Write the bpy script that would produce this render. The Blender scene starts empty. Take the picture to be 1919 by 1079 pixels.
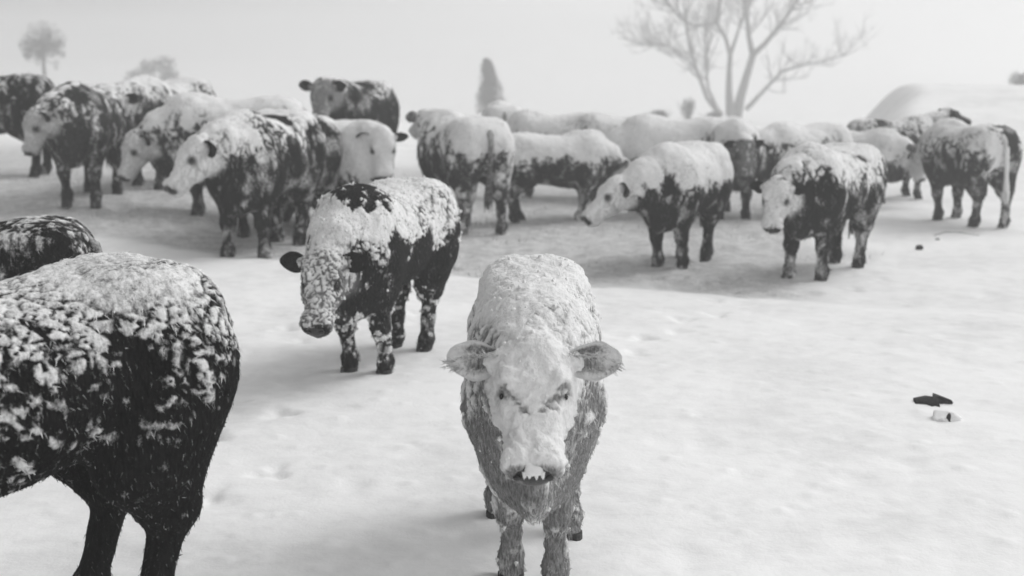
import bpy, math, random, os
import numpy as np
from mathutils import Vector, Matrix

C = bpy.context.scene
COL = C.collection
rng = np.random.default_rng(7)
random.seed(7)

# ------------------------------------------------------------------ camera, sky, sun, exposure
F_PX, CAM_H = 2400.0, 2.1
TILT = math.atan2(539.5 - 90.0, F_PX)
cam_data = bpy.data.cameras.new('camera')
cam = bpy.data.objects.new('camera', cam_data)
COL.objects.link(cam)
cam.location = (0, 0, CAM_H)
cam.rotation_euler = (math.pi / 2 - TILT, 0, 0)
cam_data.sensor_width = 36.0
cam_data.lens = F_PX / 1919.0 * 36.0
cam_data.clip_start, cam_data.clip_end = 0.05, 3000.0
cam_data.dof.use_dof = True
cam_data.dof.focus_distance = 5.4
cam_data.dof.aperture_fstop = 2.1
C.camera = cam

SUN_EL, SUN_AZ = math.radians(42), math.radians(62)      # azimuth measured from +Y towards +X (the right)
world = bpy.data.worlds.new('World')
C.world = world
world.use_nodes = True
wn, wl = world.node_tree.nodes, world.node_tree.links
wn.clear()
sky = wn.new('ShaderNodeTexSky')
sky.sky_type = 'NISHITA'
sky.sun_disc = False
sky.sun_elevation = SUN_EL
sky.sun_rotation = SUN_AZ
sky.dust_density = 4.0
bw = wn.new('ShaderNodeRGBToBW')
wl.new(sky.outputs[0], bw.inputs[0])
# thick cloud: an even grey veil over the clear sky, dimmed left and less so right in place of lens vignetting
tc = wn.new('ShaderNodeTexCoord')
sep = wn.new('ShaderNodeSeparateXYZ')
wl.new(tc.outputs['Generated'], sep.inputs[0])
veil = wn.new('ShaderNodeMapRange')
veil.interpolation_type = 'SMOOTHSTEP'
veil.inputs['From Min'].default_value = -0.46
veil.inputs['From Max'].default_value = 0.16
veil.inputs['To Min'].default_value = 0.9
veil.inputs['To Max'].default_value = 6.3
wl.new(sep.outputs['X'], veil.inputs['Value'])
mixv = wn.new('ShaderNodeMix')
mixv.data_type = 'FLOAT'
mixv.inputs['Factor'].default_value = 0.92
wl.new(bw.outputs[0], mixv.inputs['A'])
veil_r = wn.new('ShaderNodeMapRange')
veil_r.interpolation_type = 'SMOOTHSTEP'
veil_r.inputs['From Min'].default_value = 0.10
veil_r.inputs['From Max'].default_value = 0.55
veil_r.inputs['To Min'].default_value = 0.0
veil_r.inputs['To Max'].default_value = 2.6
wl.new(sep.outputs['X'], veil_r.inputs['Value'])
veil_d = wn.new('ShaderNodeMath')
veil_d.operation = 'SUBTRACT'
wl.new(veil.outputs[0], veil_d.inputs[0])
wl.new(veil_r.outputs[0], veil_d.inputs[1])
bg = wn.new('ShaderNodeBackground')
bg.inputs['Strength'].default_value = 0.12
wl.new(veil_d.outputs[0], mixv.inputs['B'])
wl.new(mixv.outputs[0], bg.inputs['Color'])
wo = wn.new('ShaderNodeOutputWorld')
wl.new(bg.outputs[0], wo.inputs[0])

sun_data = bpy.data.lights.new('sun', 'SUN')
sun_data.energy = 1.15
sun_data.angle = math.radians(30)
sun_data.color = (1.0, 1.0, 1.0)
sun = bpy.data.objects.new('sun', sun_data)
COL.objects.link(sun)
sd = Vector((math.sin(SUN_AZ) * math.cos(SUN_EL), math.cos(SUN_AZ) * math.cos(SUN_EL), math.sin(SUN_EL)))
sun.rotation_euler = sd.to_track_quat('Z', 'Y').to_euler()
sun.location = (20, 10, 30)

vs = C.view_settings
vs.view_transform = 'Standard'
vs.look = 'None'
vs.exposure = 0.50
vs.gamma = 1.0
vs.use_curve_mapping = False
C.cycles.volume_bounces = 3
C.cycles.max_bounces = 6
C.cycles.diffuse_bounces = 3

# ------------------------------------------------------------------ noise
def sstep(a, b, x):
    t = np.clip((x - a) / (b - a), 0, 1)
    return t * t * (3 - 2 * t)

def _hash(ix, iy, iz, k):
    h = (ix.astype(np.int64) * 374761393 + iy.astype(np.int64) * 668265263 + iz.astype(np.int64) * 2147483647 + k * 974711)
    h = (h ^ (h >> 13)) * 1274126177
    h = h & 0x7fffffff
    h = (h ^ (h >> 16)) * 2246822519
    h = (h & 0x7fffffff) ^ (h >> 15)
    return (h & 0xfffff) / float(0xfffff)

def vnoise(p, k=0):
    i = np.floor(p).astype(np.int64)
    f = p - i
    f = f * f * (3 - 2 * f)
    r = 0
    for dx in (0, 1):
        wx = f[:, 0] if dx else 1 - f[:, 0]
        for dy in (0, 1):
            wy = f[:, 1] if dy else 1 - f[:, 1]
            for dz in (0, 1):
                wz = f[:, 2] if dz else 1 - f[:, 2]
                r = r + wx * wy * wz * _hash(i[:, 0] + dx, i[:, 1] + dy, i[:, 2] + dz, k)
    return r * 2 - 1

def fbm(p, k=0, o=3):
    r, a, s = 0, 0.5, 1.0
    for j in range(o):
        r = r + a * vnoise(p * s, k + j)
        a *= 0.5
        s *= 2.03
    return r

def worley(p, k=0):
    i = np.floor(p).astype(np.int64)
    f = p - i
    n = len(p)
    f1 = np.full(n, 9.0); f2 = np.full(n, 9.0); rid = np.zeros(n)
    for dx in (-1, 0, 1):
        for dy in (-1, 0, 1):
            for dz in (-1, 0, 1):
                a, b, c = i[:, 0] + dx, i[:, 1] + dy, i[:, 2] + dz
                q0 = dx + _hash(a, b, c, k) - f[:, 0]
                q1 = dy + _hash(a, b, c, k + 1) - f[:, 1]
                q2 = dz + _hash(a, b, c, k + 2) - f[:, 2]
                d = np.sqrt(q0 * q0 + q1 * q1 + q2 * q2)
                r = _hash(a, b, c, k + 3)
                near = d < f1
                f2 = np.where(near, f1, np.minimum(f2, d))
                rid = np.where(near, r, rid)
                f1 = np.where(near, d, f1)
    return f1, f2, rid

# ------------------------------------------------------------------ terrain
def terrain(x, y):
    x = np.asarray(x, float); y = np.asarray(y, float)
    z = np.zeros(np.broadcast(x, y).shape)
    z = z + 0.42 * sstep(11.0, 17.5, y) * sstep(-1.6, -5.5, x) * sstep(70, 24, y)             # rise under the left of the herd
    z = z + 1.32 * sstep(18.0, 31.0, y) * sstep(-0.6, 1.1, x - 0.27 * y - 0.2 + 0.15 * np.sin(y * 0.8)) * sstep(52, 32, y)   # snow drift on the right
    z = z - (3.2 + 1.0 * sstep(0, 40, x)) * sstep(24.0, 100.0, y)
    edge = 11.9 - 0.42 * np.clip(x + 0.6, -3.5, 9)
    z = z - 0.07 * sstep(edge - 0.25, edge + 0.55, y) * sstep(5.5, 3.0, x) * sstep(24, 18, y)
    return z

def trampled(x, y):
    edge = 11.9 - 0.42 * np.clip(x + 0.6, -3.5, 9)
    x = np.asarray(x, float); y = np.asarray(y, float)
    q = np.stack([x.ravel() * 0.9, y.ravel() * 0.9, np.zeros(x.size)], 1)
    w1 = fbm(q, 301, 4).reshape(x.shape); w2 = fbm(q * 0.4, 311, 3).reshape(x.shape)
    return (sstep(edge - 0.2, edge + 0.7, y + 0.25 * w1) * sstep(0.31, 0.18, x / np.maximum(y, 1) + 0.06 * w1 + 0.05 * w2)
            * sstep(29, 16, y + 3.0 * w2 + 1.5 * w1) * np.clip(1.0 + 0.7 * w2, 0, 1))

ct, st = math.cos(TILT), math.sin(TILT)
def ray(px, py):
    a, b = (px - 959.5) / F_PX, (539.5 - py) / F_PX
    return np.array([a, ct + b * st, -st + b * ct])

def ground_at(px, py):
    d = ray(px, py)
    t = CAM_H / -d[2]
    for _ in range(40):
        p = d * t
        t = t + 0.6 * ((CAM_H - float(terrain(p[0], p[1]))) / -d[2] - t)
    return np.array([d[0] * t, d[1] * t, float(terrain(d[0] * t, d[1] * t))])

def at_depth(px, py, y):
    d = ray(px, py)
    p = d * (y / d[1])
    return np.array([p[0], y, CAM_H + p[2]])

# ------------------------------------------------------------------ materials
def new_mat(name):
    m = bpy.data.materials.new(name)
    m.use_nodes = True
    nt = m.node_tree
    bs = nt.nodes['Principled BSDF']
    return m, nt.nodes, nt.links, bs

def N(nodes, kind, **kw):
    n = nodes.new(kind)
    for k, v in kw.items():
        if k in ('operation', 'data_type', 'interpolation_type', 'noise_dimensions', 'attribute_name', 'blend_type', 'feature', 'use_clamp', 'attribute_type'):
            setattr(n, k, v)
        else:
            n.inputs[k.replace('_', ' ')].default_value = v
    return n

def math_node(nodes, links, op, a, b=None, clamp=False):
    n = nodes.new('ShaderNodeMath')
    n.operation = op
    n.use_clamp = clamp
    for i, v in enumerate((a, b)):
        if v is None: continue
        if isinstance(v, (int, float)): n.inputs[i].default_value = v
        else: links.new(v, n.inputs[i])
    return n.outputs[0]

def map_range(nodes, links, v, a, b, c=0.0, d=1.0, smooth=True):
    n = nodes.new('ShaderNodeMapRange')
    n.interpolation_type = 'SMOOTHSTEP' if smooth else 'LINEAR'
    links.new(v, n.inputs['Value'])
    n.inputs['From Min'].default_value = a; n.inputs['From Max'].default_value = b
    n.inputs['To Min'].default_value = c; n.inputs['To Max'].default_value = d
    return n.outputs[0]

def mixf(nodes, links, f, a, b):
    n = nodes.new('ShaderNodeMix')
    n.data_type = 'FLOAT'
    for key, v in (('Factor', f), ('A', a), ('B', b)):
        if isinstance(v, (int, float)): n.inputs[key].default_value = v
        else: links.new(v, n.inputs[key])
    return n.outputs['Result']

def noise_tex(nodes, links, vec, scale, detail=3.0, rough=0.55):
    n = nodes.new('ShaderNodeTexNoise')
    links.new(vec, n.inputs['Vector'])
    n.inputs['Scale'].default_value = scale
    n.inputs['Detail'].default_value = detail
    n.inputs['Roughness'].default_value = rough
    return n.outputs['Fac']

def attr(nodes, name, kind='GEOMETRY'):
    n = nodes.new('ShaderNodeAttribute')
    n.attribute_type = kind
    n.attribute_name = name
    return n.outputs['Fac']

def make_coat():
    m, nd, lk, bs = new_mat('snowy_cattle_coat')
    tcn = nd.new('ShaderNodeTexCoord')
    ov = tcn.outputs['Object']
    mp = nd.new('ShaderNodeMapping')
    mp.inputs['Scale'].default_value = (1.0, 1.0, 0.28)
    lk.new(ov, mp.inputs[0])
    streak = noise_tex(nd, lk, mp.outputs[0], 95, 3, 0.65)
    mid = noise_tex(nd, lk, ov, 48, 4, 0.65)
    fine = noise_tex(nd, lk, ov, 190, 2, 0.6)
    snow_a = attr(nd, 'snow')
    face_a = attr(nd, 'face')
    coat_a = attr(nd, 'coat', 'OBJECT')
    white_a = attr(nd, 'face_white', 'OBJECT')
    s = math_node(nd, lk, 'ADD', snow_a, math_node(nd, lk, 'MULTIPLY', math_node(nd, lk, 'SUBTRACT', mid, 0.5), 0.75))
    s = math_node(nd, lk, 'ADD', s, math_node(nd, lk, 'MULTIPLY', math_node(nd, lk, 'SUBTRACT', streak, 0.5), 0.5))
    s = math_node(nd, lk, 'ADD', s, math_node(nd, lk, 'MULTIPLY', math_node(nd, lk, 'SUBTRACT', fine, 0.5), 0.35))
    sf = map_range(nd, lk, s, 0.12, 0.92)
    hair = math_node(nd, lk, 'MULTIPLY', coat_a, map_range(nd, lk, streak, 0.25, 0.75, 0.45, 1.7))
    white = math_node(nd, lk, 'MULTIPLY', white_a, map_range(nd, lk, streak, 0.25, 0.75, 0.75, 1.15))
    base = mixf(nd, lk, face_a, hair, white)
    snowc = map_range(nd, lk, mid, 0.2, 0.8, 0.74, 0.88)
    col = mixf(nd, lk, sf, base, snowc)
    cc = nd.new('ShaderNodeCombineColor')
    for i in range(3): lk.new(col, cc.inputs[i])
    lk.new(cc.outputs[0], bs.inputs['Base Color'])
    bs.inputs['Roughness'].default_value = 0.85
    bs.inputs['Specular IOR Level'].default_value = 0.04
    bp = nd.new('ShaderNodeBump')
    bp.inputs['Strength'].default_value = 0.8
    bp.inputs['Distance'].default_value = 0.012
    hsum = math_node(nd, lk, 'ADD', math_node(nd, lk, 'MULTIPLY', streak, 0.6), math_node(nd, lk, 'MULTIPLY', mid, 0.9))
    lk.new(hsum, bp.inputs['Height'])
    lk.new(bp.outputs[0], bs.inputs['Normal'])
    return m

def plain(name, v, rough=0.8, spec=0.2, var=0.25, scale=40, bump=0.0):
    m, nd, lk, bs = new_mat(name)
    tcn = nd.new('ShaderNodeTexCoord')
    n = noise_tex(nd, lk, tcn.outputs['Object'], scale, 4, 0.6)
    c = map_range(nd, lk, n, 0.25, 0.75, v * (1 - var), v * (1 + var))
    cc = nd.new('ShaderNodeCombineColor')
    for i in range(3): lk.new(c, cc.inputs[i])
    lk.new(cc.outputs[0], bs.inputs['Base Color'])
    bs.inputs['Roughness'].default_value = rough
    bs.inputs['Specular IOR Level'].default_value = spec
    if bump:
        bp = nd.new('ShaderNodeBump')
        bp.inputs['Strength'].default_value = 0.6
        bp.inputs['Distance'].default_value = bump
        lk.new(n, bp.inputs['Height'])
        lk.new(bp.outputs[0], bs.inputs['Normal'])
    return m

M_COAT = make_coat()
M_EYE = plain('eye_wet', 0.012, 0.15, 0.5, 0.1)
M_NOSE = plain('nose_skin', 0.025, 0.4, 0.4, 0.3, 60, 0.004)
M_HOOF = plain('hoof_horn', 0.04, 0.6, 0.3, 0.3, 50)
M_HAIR_DARK = plain('dark_hair', 0.03, 0.8, 0.15, 0.5, 60)
M_FROST = plain('frosted_hair', 0.6, 0.85, 0.1, 0.4, 60)
M_SNOWLUMP = plain('clinging_snow', 0.83, 0.85, 0.1, 0.05, 30, 0.004)
M_BARK = plain('frosted_bark', 0.16, 0.9, 0.1, 0.35, 4)
M_TWIG = plain('frosted_twigs', 0.22, 0.9, 0.1, 0.3, 6)
M_NEEDLE = plain('frosted_needles', 0.06, 0.9, 0.1, 0.4, 5)
M_LEAF = plain('dull_foliage', 0.10, 0.9, 0.1, 0.4, 5)
M_CLOD = plain('dark_clod', 0.02, 0.8, 0.2, 0.4, 30, 0.01)
M_STALK = plain('dry_stalks', 0.22, 0.9, 0.1, 0.4, 20)

def make_ground_mat():
    m, nd, lk, bs = new_mat('snow_cover')
    geo = nd.new('ShaderNodeNewGeometry')
    pv = geo.outputs['Position']
    tr = attr(nd, 'trampled')
    n1 = noise_tex(nd, lk, pv, 0.9, 4, 0.6)
    n2 = noise_tex(nd, lk, pv, 7.0, 4, 0.65)
    n3 = noise_tex(nd, lk, pv, 42.0, 3, 0.7)
    clean = map_range(nd, lk, math_node(nd, lk, 'ADD', math_node(nd, lk, 'MULTIPLY', n1, 0.6), math_node(nd, lk, 'MULTIPLY', n2, 0.4)), 0.33, 0.58, 0.77, 0.89)
    dirt = map_range(nd, lk, math_node(nd, lk, 'ADD', math_node(nd, lk, 'MULTIPLY', n2, 0.55), math_node(nd, lk, 'MULTIPLY', n3, 0.45)), 0.33, 0.67, 0.38, 0.70)
    t2 = math_node(nd, lk, 'ADD', tr, math_node(nd, lk, 'MULTIPLY', math_node(nd, lk, 'SUBTRACT', n2, 0.5), 0.5))
    tf = map_range(nd, lk, t2, 0.15, 0.85)
    col = mixf(nd, lk, tf, clean, dirt)
    cc = nd.new('ShaderNodeCombineColor')
    for i in range(3): lk.new(col, cc.inputs[i])
    lk.new(cc.outputs[0], bs.inputs['Base Color'])
    bs.inputs['Roughness'].default_value = 0.8
    bs.inputs['Specular IOR Level'].default_value = 0.15
    bp = nd.new('ShaderNodeBump')
    bp.inputs['Strength'].default_value = 0.22
    bp.inputs['Distance'].default_value = 0.03
    lk.new(math_node(nd, lk, 'ADD', n2, math_node(nd, lk, 'MULTIPLY', n3, 0.3)), bp.inputs['Height'])
    lk.new(bp.outputs[0], bs.inputs['Normal'])
    return m
M_GROUND = make_ground_mat()

# ------------------------------------------------------------------ object helpers
def mesh_np(name, V, F4, mat, attrs=None, smooth=True):
    me = bpy.data.meshes.new(name)
    V = np.asarray(V, np.float32)
    if isinstance(F4, np.ndarray):
        nf, k = F4.shape
        me.vertices.add(len(V)); me.vertices.foreach_set('co', V.ravel())
        me.loops.add(nf * k); me.loops.foreach_set('vertex_index', F4.astype(np.int32).ravel())
        me.polygons.add(nf); me.polygons.foreach_set('loop_start', np.arange(0, nf * k, k, dtype=np.int32))
    else:
        me.from_pydata([tuple(v) for v in V.tolist()], [], F4)
    me.update(calc_edges=True)
    me.validate()
    if smooth:
        me.polygons.foreach_set('use_smooth', np.ones(len(me.polygons), bool))
    for k_, a in (attrs or {}).items():
        at = me.attributes.new(k_, 'FLOAT', 'POINT')
        at.data.foreach_set('value', np.asarray(a, np.float32))
    me.materials.append(mat)
    return me

def link(name, me, parent=None):
    o = bpy.data.objects.new(name, me)
    COL.objects.link(o)
    if parent is not None: o.parent = parent
    return o

def empty(name, label, cat, loc=(0, 0, 0), rz=0.0, s=1.0, group=None):
    o = bpy.data.objects.new(name, None)
    COL.objects.link(o)
    o.empty_display_size = 0.3
    o.location = loc; o.rotation_euler = (0, 0, rz); o.scale = (s, s, s)
    o['label'] = label; o['category'] = cat
    if group: o['group'] = group
    return o

class Tubes:
    """collects tapered tubes (polyline + radii) into one mesh"""
    def __init__(self): self.V = []; self.F = []
    def add(self, pts, rad, n=6):
        pts = [np.asarray(p, float) for p in pts]
        base = len(self.V)
        up = np.array([0.31, 0.17, 0.93])
        for i, p in enumerate(pts):
            t = pts[min(i + 1, len(pts) - 1)] - pts[max(i - 1, 0)]
            t = t / (np.linalg.norm(t) + 1e-9)
            a = np.cross(t, up)
            if np.linalg.norm(a) < 1e-3: a = np.cross(t, np.array([1.0, 0, 0]))
            a /= np.linalg.norm(a); b = np.cross(t, a)
            for j in range(n):
                ang = 2 * math.pi * j / n
                self.V.append(p + rad[i] * (math.cos(ang) * a + math.sin(ang) * b))
        for i in range(len(pts) - 1):
            for j in range(n):
                q = base + i * n + j; r = base + i * n + (j + 1) % n
                self.F.append((q, r, r + n, q + n))
        self.F.append(tuple(base + j for j in range(n))[::-1])
        self.F.append(tuple(base + (len(pts) - 1) * n + j for j in range(n)))
    def build(self, name, mat, parent=None):
        return link(name, mesh_np(name, np.array(self.V), self.F, mat), parent)

# ------------------------------------------------------------------ snow field
TRACKS = [(0.1, 11.5, 0.1, 5.9, 15), (-0.9, 11.0, -0.8, 9.2, 7), (-1.7, 9.5, -1.3, 5.4, 9), (2.2, 11.4, 0.6, 8.5, 8), (4.6, 15.0, 3.0, 11.0, 9)]
def build_ground():
    cx, cy = 0.0, -2.0
    fr = np.radians(np.linspace(-40, 40, 460))
    rest = np.radians(np.linspace(40, 320, 90)[1:-1])
    ang = np.concatenate([fr, rest])
    r1 = np.linspace(0.4, 5.0, 24)[:-1]
    r2 = np.linspace(5.0, 15.0, 400)[:-1]
    r3 = np.geomspace(15.0, 600.0, 230)
    r = np.concatenate([r1, r2, r3])
    A, R = np.meshgrid(ang, r)
    X = cx + R * np.sin(A); Y = cy + R * np.cos(A)
    x, y = X.ravel(), Y.ravel()
    tr = trampled(x, y)
    P = np.stack([x, y, np.zeros_like(x)], 1)
    near = np.clip(1.4 - R.ravel() / 60.0, 0.05, 1)
    z = terrain(x, y)
    z = z + near * (0.05 * fbm(P * 0.5, 11, 3) + (0.012 + 0.014 * tr) * fbm(P * 2.6, 21, 3) + (0.004 + 0.010 * tr) * fbm(P * 9.0, 31, 2))
    f1, f2, rid = worley(P * np.array([2.6, 2.6, 1.0]), 41)      # hoof holes and kicked-up lumps
    z = z - near * (0.25 + 0.75 * tr) * 0.05 * (rid > 0.62) * sstep(0.42, 0.12, f1)
    g1, g2, gid = worley(P * np.array([7.0, 7.0, 1.0]), 51)
    z = z + near * (0.3 + 0.7 * tr) * 0.03 * (gid > 0.7) * sstep(0.4, 0.1, g1)
    for (tx0, ty0, tx1, ty1, cnt) in TRACKS:      # single hoof prints left by walking animals
        L_ = math.hypot(tx1 - tx0, ty1 - ty0)
        for q in range(cnt):
            t_ = (q + rng.uniform(-.25, .25)) / cnt
            sx = tx0 + (tx1 - tx0) * t_ - (ty1 - ty0) / L_ * 0.13 * (1 if q % 2 else -1) + rng.normal(0, .09)
            sy_ = ty0 + (ty1 - ty0) * t_ + (tx1 - tx0) / L_ * 0.13 * (1 if q % 2 else -1) + rng.normal(0, .03)
            near_ = np.abs(x - sx) + np.abs(y - sy_) < 0.5
            dd = np.hypot((x[near_] - sx), (y[near_] - sy_) * 0.8)
            dep = rng.uniform(0.008, 0.032); wob = 0.03 * np.sin(3 * np.arctan2(y[near_] - sy_, x[near_] - sx) + q)
            z[near_] += -dep * sstep(0.12, 0.02, dd + wob) * (1 + 0.6 * fbm(P[near_] * 14, 88, 2))
    far = sstep(130, 500, R.ravel())
    z = z + far * 1.2 * fbm(P * 0.02, 61, 2)
    nr, na = A.shape
    V = np.stack([x, y, z], 1)
    idx = np.arange(nr * na).reshape(nr, na)
    nx = np.roll(idx, -1, axis=1)
    Q = np.stack([idx[:-1], nx[:-1], nx[1:], idx[1:]], -1).reshape(-1, 4)[:, ::-1]
    V = np.concatenate([V, [[cx, cy, float(terrain(cx, cy))]]])
    c = len(V) - 1
    faces_q = Q
    me = mesh_np('snow_ground', V, faces_q, M_GROUND, {'trampled': np.append(tr, 0)})
    o = link('snow_ground', me)
    o['kind'] = 'structure'; o['label'] = 'snow covered ground, trampled grey under the herd'
    # small disc closing the centre under the camera
    ring = [tuple(V[i]) for i in idx[0]] + [tuple(V[c])]
    me2 = bpy.data.meshes.new('snow_patch')
    me2.from_pydata(ring, [], [((i + 1) % na, i, na) for i in range(na)])
    me2.materials.append(M_GROUND)
    o2 = link('snow_ground_near_lens', me2)
    o2.name = 'snow_patch'
    o2['kind'] = 'structure'
    return o
build_ground()

# ------------------------------------------------------------------ cattle: signed distance modelling
def catmull(xs, cols, n=70):
    xs = np.asarray(xs, float)
    q = np.linspace(xs[0], xs[-1], n)
    out = []
    for c in cols:
        c = np.asarray(c, float)
        m = np.gradient(c, xs)
        i = np.clip(np.searchsorted(xs, q) - 1, 0, len(xs) - 2)
        h = xs[i + 1] - xs[i]; t = (q - xs[i]) / h
        v = (2*t**3 - 3*t**2 + 1) * c[i] + (t**3 - 2*t**2 + t) * h * m[i] + (-2*t**3 + 3*t**2) * c[i+1] + (t**3 - t**2) * h * m[i+1]
        out.append(v)
    return q, out

class SDF:
    def __init__(self, lo, hi, h):
        self.lo = np.asarray(lo, float); self.h = h
        self.n = np.ceil((np.asarray(hi) - self.lo) / h).astype(int) + 1
        self.F = np.full(tuple(self.n), 0.5, np.float32)
    def _slice(self, lo, hi):
        a = np.clip(np.floor((np.asarray(lo) - self.lo) / self.h).astype(int), 0, self.n - 1)
        b = np.clip(np.ceil((np.asarray(hi) - self.lo) / self.h).astype(int) + 1, 1, self.n)
        sl = tuple(slice(int(a[i]), int(b[i])) for i in range(3))
        ax = [(self.lo[i] + self.h * np.arange(a[i], b[i])).astype(np.float32) for i in range(3)]
        return sl, ax[0][:, None, None], ax[1][None, :, None], ax[2][None, None, :]
    def _smin(self, sl, d, k):
        a = self.F[sl]
        h = np.clip(k - np.abs(a - d), 0, None) / k
        self.F[sl] = np.minimum(a, d) - h * h * k * 0.25
    def cut(self, sl, d, k):
        a = self.F[sl]
        h = np.clip(k - np.abs(a + d), 0, None) / k
        self.F[sl] = np.maximum(a, -d) + h * h * k * 0.25
    def cone(self, a, b, ra, rb, k=0.05, sub=False):
        a = np.asarray(a, float); b = np.asarray(b, float)
        m = max(ra, rb) + 0.14
        sl, X, Y, Z = self._slice(np.minimum(a, b) - m, np.maximum(a, b) + m)
        ab = b - a; L = float(ab @ ab) + 1e-9
        t = np.clip(((X - a[0]) * ab[0] + (Y - a[1]) * ab[1] + (Z - a[2]) * ab[2]) / L, 0, 1)
        d = np.sqrt((X - a[0] - t * ab[0])**2 + (Y - a[1] - t * ab[1])**2 + (Z - a[2] - t * ab[2])**2) - (ra + (rb - ra) * t)
        (self.cut if sub else self._smin)(sl, d, k)
    def ellip(self, c, r, k=0.05, R=None, sub=False):
        c = np.asarray(c, float); r = np.asarray(r, float)
        m = r.max() + 0.12
        sl, X, Y, Z = self._slice(c - m, c + m)
        P = [X - c[0], Y - c[1], Z - c[2]]
        if R is not None:
            P = [R[i][0] * P[0] + R[i][1] * P[1] + R[i][2] * P[2] for i in range(3)]
        q = np.sqrt((P[0] / r[0])**2 + (P[1] / r[1])**2 + (P[2] / r[2])**2)
        d = (q - 1) * r.min()
        (self.cut if sub else self._smin)(sl, d, k)
    def loft(self, origin, R, st, k=0.06, e=2.3):
        """st rows: (along, top, bottom, half width); R rows: along, side, up"""
        st = np.asarray(st, float)
        q, (top, bot, hw) = catmull(st[:, 0], [st[:, 1], st[:, 2], st[:, 3]])
        cz = (top + bot) / 2; hh = np.maximum((top - bot) / 2, 0.01); hw = np.maximum(hw, 0.01)
        org = np.asarray(origin, float); R = np.asarray(R, float)
        cs = []
        for u in (st[0, 0], st[-1, 0]):
            for w in (-hw.max(), hw.max()):
                for v in (top.max(), bot.min()):
                    cs.append(org + u * R[0] + w * R[1] + v * R[2])
        cs = np.array(cs)
        sl, X, Y, Z = self._slice(cs.min(0) - 0.12, cs.max(0) + 0.12)
        X = X - org[0]; Y = Y - org[1]; Z = Z - org[2]
        A = R[0][0] * X + R[0][1] * Y + R[0][2] * Z
        W = R[1][0] * X + R[1][1] * Y + R[1][2] * Z
        U = R[2][0] * X + R[2][1] * Y + R[2][2] * Z
        Ac = np.clip(A, q[0], q[-1])
        c_ = np.interp(Ac, q, cz); h_ = np.interp(Ac, q, hh); w_ = np.interp(Ac, q, hw)
        nrm = (np.abs(W / w_)**e + np.abs((U - c_) / h_)**e)**(1 / e)
        d = (nrm - 1) * np.minimum(h_, w_)
        ov = np.abs(A - Ac)
        d = np.where(ov > 0, np.sqrt(np.maximum(d, 0)**2 + ov**2), d).astype(np.float32)
        self._smin(sl, d, k)
    def mesh(self):
        F = self.F
        ins = F < 0
        nx, ny, nz = F.shape
        cnt = np.zeros((nx-1, ny-1, nz-1), np.int16)
        acc = np.zeros((3, nx-1, ny-1, nz-1), np.float32)
        corner = lambda A, dx, dy, dz: A[dx:nx-1+dx, dy:ny-1+dy, dz:nz-1+dz]
        for ax in range(3):
            o = [i for i in range(3) if i != ax]
            for u in (0, 1):
                for v in (0, 1):
                    c0 = [0, 0, 0]; c0[o[0]] = u; c0[o[1]] = v
                    c1 = list(c0); c1[ax] = 1
                    f0, f1 = corner(F, *c0), corner(F, *c1)
                    m = corner(ins, *c0) != corner(ins, *c1)
                    t = np.where(m, f0 / np.where(m, f0 - f1, 1), 0)
                    cnt += m
                    acc[ax] += t
                    acc[o[0]] += m * u
                    acc[o[1]] += m * v
        act = cnt > 0
        idx = np.full(act.shape, -1, np.int64)
        nv = int(act.sum())
        idx[act] = np.arange(nv)
        ijk = np.argwhere(act)
        V = np.stack([acc[i][act] / cnt[act] for i in range(3)], 1) + ijk
        V = V * self.h + self.lo
        quads = []
        for ax in range(3):
            o = [(ax + 1) % 3, (ax + 2) % 3]
            a = [slice(1, -1)] * 3; a[ax] = slice(0, -1)
            b = [slice(1, -1)] * 3; b[ax] = slice(1, None)
            s0, s1 = ins[tuple(a)], ins[tuple(b)]
            e = np.argwhere(s0 != s1)
            if len(e) == 0: continue
            flip = s0[tuple(e.T)]
            g = e + 1; g[:, ax] -= 1
            def cell(du, dv):
                c = g.copy(); c[:, o[0]] += du; c[:, o[1]] += dv
                return idx[tuple(c.T)]
            q = np.stack([cell(-1, -1), cell(0, -1), cell(0, 0), cell(-1, 0)], 1)
            q = np.where(flip[:, None], q, q[:, ::-1])
            quads.append(q)
        Q = np.concatenate(quads)
        return V, Q

def vnormals(V, Q):
    n = np.cross(V[Q[:, 2]] - V[Q[:, 0]], V[Q[:, 3]] - V[Q[:, 1]])
    N_ = np.zeros_like(V)
    for i in range(4):
        for c in range(3):
            N_[:, c] += np.bincount(Q[:, i], n[:, c], len(V))
    return N_ / (np.linalg.norm(N_, axis=1, keepdims=True) + 1e-12)

def smooth_mesh(V, Q, it):
    for _ in range(it):
        S = np.zeros_like(V); K = np.zeros(len(V))
        for i in range(4):
            a, b = Q[:, i], Q[:, (i + 1) % 4]
            for c in range(3):
                S[:, c] += np.bincount(a, V[b, c], len(V)) + np.bincount(b, V[a, c], len(V))
            K += np.bincount(a, minlength=len(V)) + np.bincount(b, minlength=len(V))
        V = 0.5 * V + 0.5 * S / K[:, None]
    return V

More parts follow.
